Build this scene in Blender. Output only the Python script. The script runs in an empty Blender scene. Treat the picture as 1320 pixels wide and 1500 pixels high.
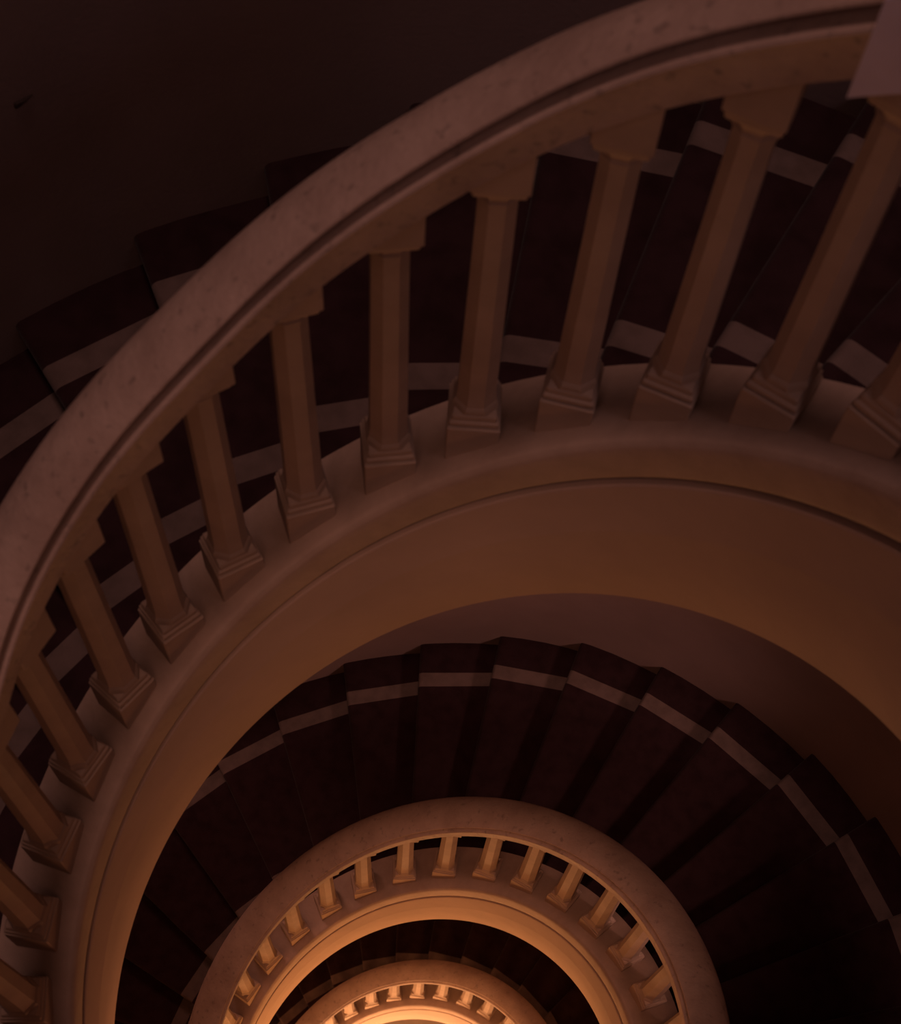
import bpy, bmesh, math, random
from mathutils import Vector, Matrix
random.seed(7)
C = bpy.context.scene.collection
PI = math.pi; TAU = 2 * PI

# ------------------------------------------------------------------ stair layout (metres)
PITCH = 5.0466; Q = 0.00122                       # rise per turn of the helix
E2C, E2S, E3C = 0.02699, 0.03634, -0.00562        # the well is slightly out of round
SX, SY = 0.00433, -0.02072                        # and leans a little
RW, WC, WS = 2.34209, 0.12158, 0.23567            # outer wall
ZN = -0.22                                     # nosing below kerb
CONV = ((-.115, .07), (-.056, .006))                       # nosing lines meet here
FLOOR_Z = -14.2

def hz(a): return PITCH * a / TAU + Q * a * a
def ecc(a): return 1 + E2C * math.cos(2*a) + E2S * math.sin(2*a) + E3C * math.cos(3*a)
def hel(r, z, a):
    q = r * ecc(a)
    return Vector((q*math.sin(a) + SX*a, q*math.cos(a) + SY*a, hz(a) + z))
WALL = [(-1.3, 2.05), (-.766, 2.094), (-.582, 2.119), (-.4, 2.141), (-.2157, 2.200), (0, 2.21), (.3, 2.215), (1.0, 2.25), (2.2, 2.28)]
WALL2 = [(-1.2, 2.20), (-.7, 2.24), (-.336, 2.31), (-.152, 2.352), (.025, 2.408), (.2, 2.458), (.3757, 2.477), (.544, 2.501), (.7195, 2.532), (.8845, 2.54), (1.6, 2.55), (2.6, 2.42)]
def lut(tab, x):
    if x <= tab[0][0]: return tab[0][1]
    for (x0, y0), (x1, y1) in zip(tab, tab[1:]):
        if x <= x1: return y0 + (y1 - y0) * (x - x0) / (x1 - x0)
    return tab[-1][1]
def wall_raw(a):
    if a > -2.0: return lut(WALL, a)
    v = (a + PI) % TAU - PI                          # lower turns are a little wider
    w2 = lut(WALL2, v)
    return w2 if a < -3.4 else lut(WALL, -2.0) + (w2 - lut(WALL, -2.0)) * (-2.0 - a) / 1.4
def wall_r(a): return sum(wall_raw(a + k) for k in (-.05, 0, .05)) / 3
def wall_pt(a, z, dr=0.0):
    w = wall_r(a) + dr
    return Vector((w*math.sin(a) + SX*a, w*math.cos(a) + SY*a, z))

# ------------------------------------------------------------------ helpers
def new_obj(name, me, parent=None, mats=(), kind=None):
    o = bpy.data.objects.new(name, me)
    C.objects.link(o)
    for m in mats: me.materials.append(m)
    if parent is not None: o.parent = parent
    if kind: o['kind'] = kind
    return o
def empty(name, loc=(0,0,0), parent=None):
    o = bpy.data.objects.new(name, None); C.objects.link(o)
    o.location = loc; o.empty_display_size = 0.1
    if parent is not None: o.parent = parent
    return o
def tag(o, label, cat, group=None, kind=None):
    o['label'] = label; o['category'] = cat
    if group: o['group'] = group
    if kind: o['kind'] = kind
    return o
def mesh_from(name, verts, faces, smooth=True, angle=35, mi=None):
    me = bpy.data.meshes.new(name)
    me.from_pydata([tuple(v) for v in verts], [], faces)
    if mi: 
        for p, k in zip(me.polygons, mi): p.material_index = k
    bm = bmesh.new(); bm.from_mesh(me)
    bmesh.ops.recalc_face_normals(bm, faces=bm.faces[:])
    bm.to_mesh(me); bm.free()
    if smooth:
        for p in me.polygons: p.use_smooth = True
        me.set_sharp_from_angle(angle=math.radians(angle))
    me.update()
    return me
def sweep(name, prof, angles, fn, closed=True, caps=True, angle=35):
    """prof: list of (r, z); fn(r, z, a) -> point"""
    n = len(prof); V = []; F = []
    for a in angles:
        for r, z in prof: V.append(fn(r, z, a))
    m = n if closed else n - 1
    for i in range(len(angles) - 1):
        for j in range(m):
            k = (j + 1) % n
            F.append((i*n + j, i*n + k, (i+1)*n + k, (i+1)*n + j))
    if caps and closed:
        F.append(tuple(range(n))); F.append(tuple((len(angles)-1)*n + j for j in range(n)))
    return mesh_from(name, V, F, True, angle)
def frange(a, b, step):
    n = max(2, int(abs(b - a) / step) + 1)
    return [a + (b - a) * i / n for i in range(n + 1)]

# ------------------------------------------------------------------ materials
def principled(name):
    m = bpy.data.materials.new(name); m.use_nodes = True
    nt = m.node_tree; b = nt.nodes['Principled BSDF']
    return m, nt, b
def stone(name, col, dark, rough=0.75, bump=0.15, scale=9.0, spots=0.0):
    m, nt, b = principled(name)
    N, L = nt.nodes, nt.links
    geo = N.new('ShaderNodeNewGeometry')
    n1 = N.new('ShaderNodeTexNoise'); n1.inputs['Scale'].default_value = scale; n1.inputs['Detail'].default_value = 6
    n1.inputs['Roughness'].default_value = 0.62
    L.new(geo.outputs['Position'], n1.inputs['Vector'])
    r1 = N.new('ShaderNodeValToRGB')
    r1.color_ramp.elements[0].position = 0.34; r1.color_ramp.elements[0].color = (*dark, 1)
    r1.color_ramp.elements[1].position = 0.62; r1.color_ramp.elements[1].color = (*col, 1)
    L.new(n1.outputs['Fac'], r1.inputs['Fac'])
    out = r1.outputs['Color']
    if spots:
        n3 = N.new('ShaderNodeTexNoise'); n3.inputs['Scale'].default_value = 38; n3.inputs['Detail'].default_value = 3
        L.new(geo.outputs['Position'], n3.inputs['Vector'])
        r3 = N.new('ShaderNodeValToRGB')
        r3.color_ramp.elements[0].position = 0.27; r3.color_ramp.elements[0].color = (1-spots, 1-spots, 1-spots, 1)
        r3.color_ramp.elements[1].position = 0.40; r3.color_ramp.elements[1].color = (1, 1, 1, 1)
        L.new(n3.outputs['Fac'], r3.inputs['Fac'])
        mx = N.new('ShaderNodeMixRGB'); mx.blend_type = 'MULTIPLY'; mx.inputs[0].default_value = 1
        L.new(out, mx.inputs[1]); L.new(r3.outputs['Color'], mx.inputs[2]); out = mx.outputs[0]
    L.new(out, b.inputs['Base Color'])
    n2 = N.new('ShaderNodeTexNoise'); n2.inputs['Scale'].default_value = 60; n2.inputs['Detail'].default_value = 5
    L.new(geo.outputs['Position'], n2.inputs['Vector'])
    bp = N.new('ShaderNodeBump'); bp.inputs['Strength'].default_value = bump; bp.inputs['Distance'].default_value = 0.01
    L.new(n2.outputs['Fac'], bp.inputs['Height']); L.new(bp.outputs['Normal'], b.inputs['Normal'])
    b.inputs['Roughness'].default_value = rough
    b.inputs['Specular IOR Level'].default_value = 0.25
    return m
def carpet(name, col, dark):
    m, nt, b = principled(name)
    N, L = nt.nodes, nt.links
    geo = N.new('ShaderNodeNewGeometry')
    n1 = N.new('ShaderNodeTexNoise'); n1.inputs['Scale'].default_value = 14; n1.inputs['Detail'].default_value = 5
    L.new(geo.outputs['Position'], n1.inputs['Vector'])
    r1 = N.new('ShaderNodeValToRGB')
    r1.color_ramp.elements[0].position = 0.32; r1.color_ramp.elements[0].color = (*dark, 1)
    r1.color_ramp.elements[1].position = 0.6; r1.color_ramp.elements[1].color = (*col, 1)
    L.new(n1.outputs['Fac'], r1.inputs['Fac']); L.new(r1.outputs['Color'], b.inputs['Base Color'])
    n2 = N.new('ShaderNodeTexNoise'); n2.inputs['Scale'].default_value = 220; n2.inputs['Detail'].default_value = 2
    L.new(geo.outputs['Position'], n2.inputs['Vector'])
    bp = N.new('ShaderNodeBump'); bp.inputs['Strength'].default_value = 0.4; bp.inputs['Distance'].default_value = 0.006
    L.new(n2.outputs['Fac'], bp.inputs['Height']); L.new(bp.outputs['Normal'], b.inputs['Normal'])
    b.inputs['Roughness'].default_value = 0.95; b.inputs['Specular IOR Level'].default_value = 0.05
    b.inputs['Sheen Weight'].default_value = 0.12; b.inputs['Sheen Roughness'].default_value = 0.5
    return m
M_RAIL = stone('rail_stone', (0.56, 0.45, 0.39), (0.44, 0.34, 0.29), 0.7, 0.25, 7, 0.3)
M_BAL = stone('baluster_stone', (0.55, 0.44, 0.36), (0.47, 0.37, 0.30), 0.75, 0.12, 6)
M_KERB = stone('kerb_stone', (0.54, 0.43, 0.36), (0.43, 0.33, 0.27), 0.75, 0.15, 5)
M_STRING = stone('string_plaster', (0.56, 0.44, 0.37), (0.50, 0.39, 0.33), 0.85, 0.08, 2.5)
M_BLOCK = stone('rail_block_stone_daylit', (0.84, 0.80, 0.98), (0.76, 0.72, 0.88), 0.75, 0.15, 6)  # lilac tint puts cool daylight into the stone colour
M_WALL = stone('wall_plaster', (0.40, 0.305, 0.285), (0.35, 0.265, 0.245), 0.9, 0.08, 1.8)
M_FLOOR = stone('floor_stone', (0.45, 0.33, 0.24), (0.36, 0.26, 0.19), 0.6, 0.05, 3)
M_CARPET = carpet('carpet_maroon', (0.044, 0.020, 0.0225), (0.030, 0.0135, 0.0145))
M_STRIPE = carpet('carpet_stripe', (0.19, 0.142, 0.128), (0.145, 0.108, 0.095))
M_MARK = stone('dark_chip', (0.09, 0.062, 0.056), (0.06, 0.04, 0.036), 0.9, 0.1, 20)

# ------------------------------------------------------------------ sections
DR = [(-1.6, .0), (-1.3, .018), (-1.2, .021), (-1.0, .012), (-.9, .004), (-.8, -.007), (-.7, -.016), (-.6, -.016),
      (-.5, -.012), (-.35, -.010), (-.2, -.008), (-.08, .003), (.02, .011), (.12, .013), (.3, .006), (.5, .0)]
def rail_dr(a):                                    # the topmost rail wobbles a centimetre or two
    if a <= DR[0][0] or a >= DR[-1][0]: return 0.0
    for (x0, y0), (x1, y1) in zip(DR, DR[1:]):
        if x0 <= a <= x1:
            t = (a - x0) / (x1 - x0); t = t*t*(3 - 2*t)
            return y0 + (y1 - y0) * t
    return 0.0
def rail_fn(r, z, a):
    d = sum(rail_dr(a + k) for k in (-.08, -.04, 0, .04, .08)) / 5
    return hel(r + d, z, a)
RAIL = [(.9475, 1.083), (.9475, 1.168), (.9455, 1.173), (.9405, 1.178), (.9385, 1.184), (.9405, 1.190), (.9460, 1.194),
        (.968, 1.197), (.974, 1.203), (.974, 1.218), (.966, 1.224), (.953, 1.226), (.9475, 1.230), (.949, 1.236), (.960, 1.242),
        (.985, 1.246), (1.015, 1.243), (1.045, 1.232), (1.072, 1.213), (1.092, 1.186), (1.103, 1.156), (1.105, 1.132), (1.098, 1.108), (1.085, 1.083)]
KERB = [(1.163, -.026), (.966, .009), (.957, .008), (.952, .004), (.9495, -.003), (.9475, -.006), (.945, -.016), (.944, -.034), (.9440, -.060),
        (.945, -.136), (.9465, -.149), (.951, -.156), (.960, -.159), (.992, -.160), (.992, -.232), (1.163, -.232)]
STRING = [(1.163, -.232), (.988, -.232), (.988, -.184), (.951, -.183), (.9465, -.184), (.9445, -.189), (.9440, -.199), (.9455, -.400), (.9445, -.415), (.9440, -.428), (.9455, -.445), (.9490, -.55), (.9635, -.846), (.970, -.860), (.985, -.866), (1.163, -.866)]

# ------------------------------------------------------------------ outer wall, floor
def wall_mesh():
    V = []; F = []
    A = frange(-5*PI, PI, 0.05)
    for a in A:
        lo = hz(a) - 1.0
        hi = lo + PITCH + 0.25 if a < -PI else 8.2
        lo = max(lo, FLOOR_Z)
        for k in range(9): V.append(wall_pt(a, lo + (hi - lo) * k / 8))
    for i in range(len(A) - 1):
        for k in range(8): F.append((i*9 + k, (i+1)*9 + k, (i+1)*9 + k + 1, i*9 + k + 1))
    return mesh_from('wall_outer', V, F, True, 60)
wall = new_obj('wall_outer', wall_mesh(), None, [M_WALL], 'structure')
wl = wall_mesh   # noqa
def floor_mesh():
    V = [Vector((0, 0, FLOOR_Z))]; n = 72
    for i in range(n):
        a = TAU * i / n
        V.append(Vector((3.6*math.sin(a), 3.6*math.cos(a), FLOOR_Z)))
    return mesh_from('floor', V, [(0, 1 + i, 1 + (i+1) % n) for i in range(n)], False)
new_obj('floor', floor_mesh(), None, [M_FLOOR], 'structure')

# ------------------------------------------------------------------ steps
F3N = [-11.8808, -12.0701, -12.2317, -12.3999, -12.5721, -12.7444, -12.9265, -13.113]
ANCH = [(-4, .474), (-3, .3051), (-2, .1337), (-1, -.045), (0, -.2157), (1, -.4005), (2, -.582), (3, -.766), (9, -1.84),
        (29, -5.2165), (30, -5.3987), (31, -5.5637), (32, -5.7389), (33, -5.9075), (34, -6.0829), (35, -6.2579), (36, -6.4356), (37, -6.6193), (41, -7.36), (58, -10.40)] + \
       [(65 + i, v) for i, v in enumerate(F3N)] + [(82, F3N[-1] - 1.8)]
def step_a(k):
    pts = ANCH
    if k <= pts[0][0]: (x0, y0), (x1, y1) = pts[0], pts[1]
    elif k >= pts[-1][0]: (x0, y0), (x1, y1) = pts[-2], pts[-1]
    else:
        for (x0, y0), (x1, y1) in zip(pts, pts[1:]):
            if x0 <= k <= x1: break
    return y0 + (y1 - y0) * (k - x0) / (x1 - x0)
KERB_OUT = 1.163
COLS = [('w', -.012), ('w', .165), ('w', .243), ('m', .25), ('m', .5), ('m', .75), ('i', .24), ('i', .165), ('i', -.02)]
def nosing(k):
    """points along the nosing line of step k, from wall to kerb"""
    a = step_a(k); W = wall_pt(a, hz(a) + ZN)
    cx, cy = CONV[0] if a > -PI else CONV[1]
    D = Vector((cx, cy, W.z)) - W; D.z = 0
    lo, hi = 0.3, D.length
    D.normalize()
    for _ in range(40):
        t = (lo + hi) / 2; X = W + D*t
        x, y = X.x - SX*a, X.y - SY*a
        th = math.atan2(x, y)
        if math.hypot(x, y) > KERB_OUT * ecc(th): lo = t
        else: hi = t
    L = lo; out = []
    for c, d in COLS:
        if c == 'w': t = d
        elif c == 'i': t = L - d
        else: t = .243 + (L - .24 - .243) * d
        out.append(W + D*t)
    return out
def step_mesh(k):
    P0 = nosing(k); P1 = nosing(k - 1)
    h = P0[0].z - nosing(k + 1)[0].z
    V = []; F = []; MI = []; rows = None
    R = .021
    for p, q in zip(P0, P1):
        d = q - p; d.z = 0; w = d.length; d.normalize()
        prof = [(.034, -h - .03), (.034, -2*R - .012), (.028, -2*R - .003)]
        for i in range(9):
            t = -PI/2 + PI * i / 8
            prof.append((R - R*math.cos(t), -R + R*math.sin(t)))
        for i in (1, 2, 3, 4): prof.append((R + (w + .07 - R) * i / 4, 0))
        prof.append((w + .07, -.06)); prof.append((w + .07, -h - .03))
        rows = len(prof)
        for u, z in prof: V.append(p + d*u + Vector((0, 0, z)))
    nc = len(P0)
    for c in range(nc - 1):
        for i in range(rows):
            j = (i + 1) % rows
            F.append((c*rows + i, (c+1)*rows + i, (c+1)*rows + j, c*rows + j)); MI.append(1 if c in (1, 6) else 0)
    F.append(tuple(range(rows))); MI.append(0)
    F.append(tuple((nc-1)*rows + i for i in range(rows))); MI.append(0)
    return mesh_from('step', V, F, True, 50, MI)

# ------------------------------------------------------------------ baluster (one set of meshes, shared)
T8 = math.sqrt(2) - 1
SLOPE = .757; HW = .0574; R_BAL = 1.057
def ring(ap, t, z, slope=0.0, dy=0.0):
    b = ap * t
    P = [(ap, -b), (ap, b), (b, ap), (-b, ap), (-ap, b), (-ap, -b), (-b, -ap), (b, -ap)]
    return [Vector((x, y + (dy if y < 0 else 0), z + slope*x)) for x, y in P]
def loft(name, rings, angle=20):
    V = [v for r in rings for v in r]; F = []
    for i in range(len(rings) - 1):
        for j in range(8):
            k = (j + 1) % 8
            F.append((i*8 + j, i*8 + k, (i+1)*8 + k, (i+1)*8 + j))
    F.append(tuple(range(8))); F.append(tuple((len(rings)-1)*8 + j for j in range(8)))
    return mesh_from(name, V, F, True, angle)
ZT = SLOPE*HW + .058
ZA = 1.083 - SLOPE*.0515 - .050
plinth_me = loft('plinth', [ring(HW, .95, -.03, SLOPE), ring(HW, .95, ZT - .003), ring(HW - .003, .95, ZT), ring(.043, .95, ZT), ring(.043, .95, ZT + .009)])
base_me = loft('base_moulding', [ring(.0425, .95, ZT + .008), ring(.0525, .95, ZT + .0085), ring(.0535, .95, ZT + .010), ring(.0535, .95, ZT + .020), ring(.051, .95, ZT + .0235), ring(.0485, .93, ZT + .025),
    ring(.0485, .93, ZT + .041), ring(.046, .90, ZT + .045), ring(.0445, .6, ZT + .047), ring(.0475, .46, ZT + .051), ring(.0485, T8, ZT + .058), ring(.0475, T8, ZT + .066), ring(.0445, T8, ZT + .071),
    ring(.0430, T8, ZT + .074), ring(.0430, T8, ZT + .080), ring(.0415, T8, ZT + .094), ring(.0405, T8, ZT + .112)], 24)
ZS0 = ZT + .112; ZS1 = ZA - .112
shaft_me = loft('shaft', [ring(.0405, T8, ZS0), ring(.0398, T8, ZS0 + .12), ring(.0375, T8, (ZS0 + ZS1)/2), ring(.0352, T8, ZS1)])
cap_me = loft('capital', [ring(.0352, T8, ZS1), ring(.0375, T8, ZS1 + .002), ring(.0385, T8, ZS1 + .007), ring(.0375, T8, ZS1 + .012), ring(.0360, T8, ZS1 + .015), ring(.0365, .45, ZS1 + .026),
    ring(.0395, .50, ZS1 + .044, 0, -.006), ring(.0435, .62, ZS1 + .060, 0, -.014), ring(.0465, .80, ZS1 + .070, 0, -.020), ring(.0470, .93, ZS1 + .074, 0, -.022), ring(.0470, .93, ZS1 + .090, 0, -.024),
    ring(.0500, .95, ZA - .012, 0, -.030), ring(.0515, .95, ZA - .006, 0, -.033), ring(.0515, .95, 1.098, SLOPE, -.033)], 24)
for me in (plinth_me, base_me, shaft_me, cap_me): me.materials.append(M_BAL)
def baluster(a, parent):
    b = empty('baluster', hel(R_BAL, 0, a), parent)
    b.rotation_euler = (0, 0, -a)
    for nm, me in (('plinth', plinth_me), ('base_moulding', base_me), ('shaft', shaft_me), ('capital', cap_me)):
        o = bpy.data.objects.new(nm, me); C.objects.link(o); o.parent = b
    return b

# ------------------------------------------------------------------ the three turns
def seq(vals, before, after, d):
    return [vals[0] + d*(i) for i in range(before, 0, -1)] + vals + [vals[-1] - d*i for i in range(1, after + 1)]
B1 = seq([.598, .4192, .2406, .0622, -.1185, -.2942, -.4815, -.6709, -.8522, -1.0288, -1.2137, -1.3928, -1.5795, -1.7633], 1, 1, .18)
B2 = seq([-5.2172, -5.404, -5.5803, -5.756, -5.9289, -6.1045, -6.2904, -6.4772, -6.6735, -6.8617, -7.0567, -7.2459, -7.4274], 2, 2, .186)
B3 = seq([-12.0992, -12.2571, -12.4304, -12.5994, -12.7719, -12.9445, -13.1184], 3, 3, .172)
TURNS = [
    (-PI, 1.5, B1, range(-8, 12),
     'nearest pale stone balustrade, its thick handrail sweeping across the top of the photo',
     'nearest carpeted flight of steps, seen through the tall balusters of the uppermost turn'),
    (-3*PI, -PI, B2, range(25, 45),
     'middle ring-shaped stone balustrade with short orange-lit balusters in front of the fanned steps',
     'fan of dark carpeted steps around the outside of the middle stone handrail'),
    (-5*PI, -3*PI, B3, range(60, 79),
     'smallest and deepest balustrade, glowing golden orange at the bottom of the well',
     'deepest carpeted flight, a dark sliver between the orange string and the golden handrail'),
]
for lo, hi, BB, ks, lab_b, lab_s in TURNS:
    A = frange(lo, hi, 0.035)
    t = tag(empty('balustrade', hel(1.03, 0, (lo+hi)/2)), lab_b, 'balustrade')
    inv = Matrix.Translation(-Vector(t.location))
    def part(name, me, mats, root, iv):
        me.transform(iv)
        return new_obj(name, me, root, mats)
    part('handrail', sweep('handrail', RAIL, A, rail_fn), [M_RAIL], t, inv)
    part('base_rail', sweep('base_rail', KERB, A, hel), [M_KERB], t, inv)
    for a in BB:
        b = baluster(a, t); b.location = Vector(b.location) - Vector(t.location)
    if lo == -PI:
        blk = [(.925, 1.072), (.925, 1.262), (.935, 1.272), (1.10, 1.272), (1.122, 1.25), (1.122, 1.072)]
        part('rail_block', sweep('rail_block', blk, frange(.358, .47, .02), hel), [M_BLOCK], t, inv)['label'] = 'pale stone block tinted lilac-grey for cool daylight where the handrail moulding ends'
    s = tag(empty('stair_flight', hel(1.6, ZN, (lo+hi)/2)), lab_s, 'stairs')
    inv = Matrix.Translation(-Vector(s.location))
    part('inner_string', sweep('inner_string', STRING, A, hel), [M_STRING], s, inv)['label'] = 'smooth plastered inner face below the base rail'
    # sloping soffit slab under the steps
    V = []; F = []
    for a in A:
        p = hel(1.12, -.866, a); q = wall_pt(a, hz(a) - .866, .02)
        p2 = hel(1.12, -.74, a); q2 = wall_pt(a, hz(a) - .74, .02)
        V += [p, q, q2, p2]
    for i in range(len(A) - 1):
        for j in range(4): F.append((i*4 + j, i*4 + (j+1) % 4, (i+1)*4 + (j+1) % 4, (i+1)*4 + j))
    F += [(0, 1, 2, 3), tuple(len(V) - 4 + j for j in range(4))]
    part('soffit', mesh_from('soffit', V, F, True, 40), [M_STRING], s, inv)
    for k in ks:
        part('step', step_mesh(k), [M_CARPET, M_STRIPE], s, inv)

# ------------------------------------------------------------------ camera
cam_d = bpy.data.cameras.new('camera'); cam = bpy.data.objects.new('camera', cam_d); C.objects.link(cam)
r = Vector((0.98350181, 0.17666052, 0.03892613)); u = Vector((-0.17659697, 0.89097959, 0.41829283)); d = Vector((-0.03921344, 0.41826599, -0.90747775))
CAM = Vector((0, -0.623741, 3.11727176))
cam.matrix_world = Matrix(((r.x, u.x, -d.x, CAM.x), (r.y, u.y, -d.y, CAM.y), (r.z, u.z, -d.z, CAM.z), (0, 0, 0, 1)))
cam_d.sensor_fit = 'VERTICAL'; cam_d.sensor_height = 36
cam_d.lens = 2407.585 / 1500 * 36
cam_d.clip_start = 0.05; cam_d.clip_end = 100
cam_d.dof.use_dof = True; cam_d.dof.focus_distance = 7.0; cam_d.dof.aperture_fstop = 5.0
bpy.context.scene.camera = cam

# small dark chip in the plaster, upper left of the wall
def ray(px, py):
    return d + r * ((px - 660) / 2407.585) - u * ((py - 750) / 2407.585)
def wall_hit(px, py):
    v = ray(px, py); t = 1.0
    while t < 8:
        X = CAM + v*t
        a = math.atan2(X.x, X.y)
        if math.hypot(X.x - SX*a, X.y - SY*a) > wall_r(a): return X, a
        t += .002
    return None
X, a0 = wall_hit(24, 152)
V = []; F = []; n = 14
for ring_i, (s, dep) in enumerate(((1.0, .001), (.55, .006))):
    for i in range(n):
        th = TAU*i/n
        x = (math.cos(th)*.026 + .012*math.cos(th)**2) * s; z = math.sin(th)*.011 * s * (1 - .45*math.cos(th)) + .25*x
        V.append(wall_pt(a0 + x / wall_r(a0), X.z + z, -dep))
for i in range(n): F.append((i, (i+1) % n, n + (i+1) % n, n + i))
F.append(tuple(range(n, 2*n)))
new_obj('plaster_chip', mesh_from('plaster_chip', V, F), wall, [M_MARK])['label'] = 'small dark chip in the plaster'

# ------------------------------------------------------------------ light
def lamp(name, kind, loc, power, col, size=.2, rot=None, spread=None):
    l = bpy.data.lights.new(name, kind); l.energy = power; l.color = col
    o = bpy.data.objects.new(name, l); C.objects.link(o); o.location = loc
    if kind == 'POINT': l.shadow_soft_size = size
    if kind == 'AREA':
        l.shape = 'DISK'; l.size = size
        if spread: l.spread = spread
    if rot: o.rotation_euler = rot
    return o
def sun(name, e, col, tilt, azim, ang):
    l = bpy.data.lights.new(name, 'SUN'); l.energy = e; l.color = col; l.angle = math.radians(ang)
    o = bpy.data.objects.new(name, l); C.objects.link(o); o.location = (0, 0, 12)
    v = Vector((math.sin(tilt)*math.sin(azim), math.sin(tilt)*math.cos(azim), -math.cos(tilt)))   # direction the light travels
    o.rotation_euler = v.to_track_quat('-Z', 'Y').to_euler()
    return o
sun('skylight', .42, (1.0, .54, .46), math.radians(1), math.radians(-8), 8)
def spot(name, loc, target, power, col, cone, blend, size):
    l = bpy.data.lights.new(name, 'SPOT'); l.energy = power; l.color = col
    l.spot_size = math.radians(cone); l.spot_blend = blend; l.shadow_soft_size = size
    o = bpy.data.objects.new(name, l); C.objects.link(o); o.location = loc
    o.rotation_euler = (Vector(target) - Vector(loc)).to_track_quat('-Z', 'Y').to_euler()
    return o
spot('middle_turn_fill', (.05, -.8, 4.2), (.0, 1.35, -5.2), 190, (1.0, .48, .31), 22, .9, .2)  # added fill from above for the middle turn, not a hanging lamp
spot('uphill_spot', (2.50, .0, -2.2), (-.05, 2.55, -5.35), 175, (1.0, .50, .41), 37, .75, .35)  # added unseen spot from uphill, aimed to shade treads beside the risers
spot('landing_light', (2.05, -.35, 3.3), (.35, 1.85, 0), 20, (.95, .62, .68), 58, .8, .35)
spot('left_tread_fill', (-1.5, 1.6, -3.95), (-1.45, .75, -6.0), 16, (1.0, .48, .38), 95, .8, .25)  # added unseen fill to lift the dark left treads of the middle flight
lamp('stair_fill', 'POINT', (-.75, -1.25, 4.3), 13, (1.0, .56, .49), .5)
lamp('upper_well_fill', 'POINT', (-.3, -.66, .6), 1.9, (1.0, .44, .28), .25)  # added fill for the uppermost plinths and baluster fronts
lamp('well_fill', 'POINT', (-.42, -.6, -2.6), 8, (1.0, .38, .18), .25)  # added unseen fill for the inner string and the middle balusters
lamp('deep_well_lamp', 'POINT', (-.1, -.62, -6.9), 52, (1.0, .42, .14), .25)
lamp('hall_lamp', 'POINT', (-.1, -.62, -11.3), 260, (1.0, .50, .22), .3)
w = bpy.data.worlds.new('world'); bpy.context.scene.world = w; w.use_nodes = True
w.node_tree.nodes['Background'].inputs[0].default_value = (.55, .30, .265, 1)
w.node_tree.nodes['Background'].inputs[1].default_value = .17
vs = bpy.context.scene.view_settings
vs.view_transform = 'Standard'; vs.look = 'None'; vs.exposure = .52; vs.gamma = .9
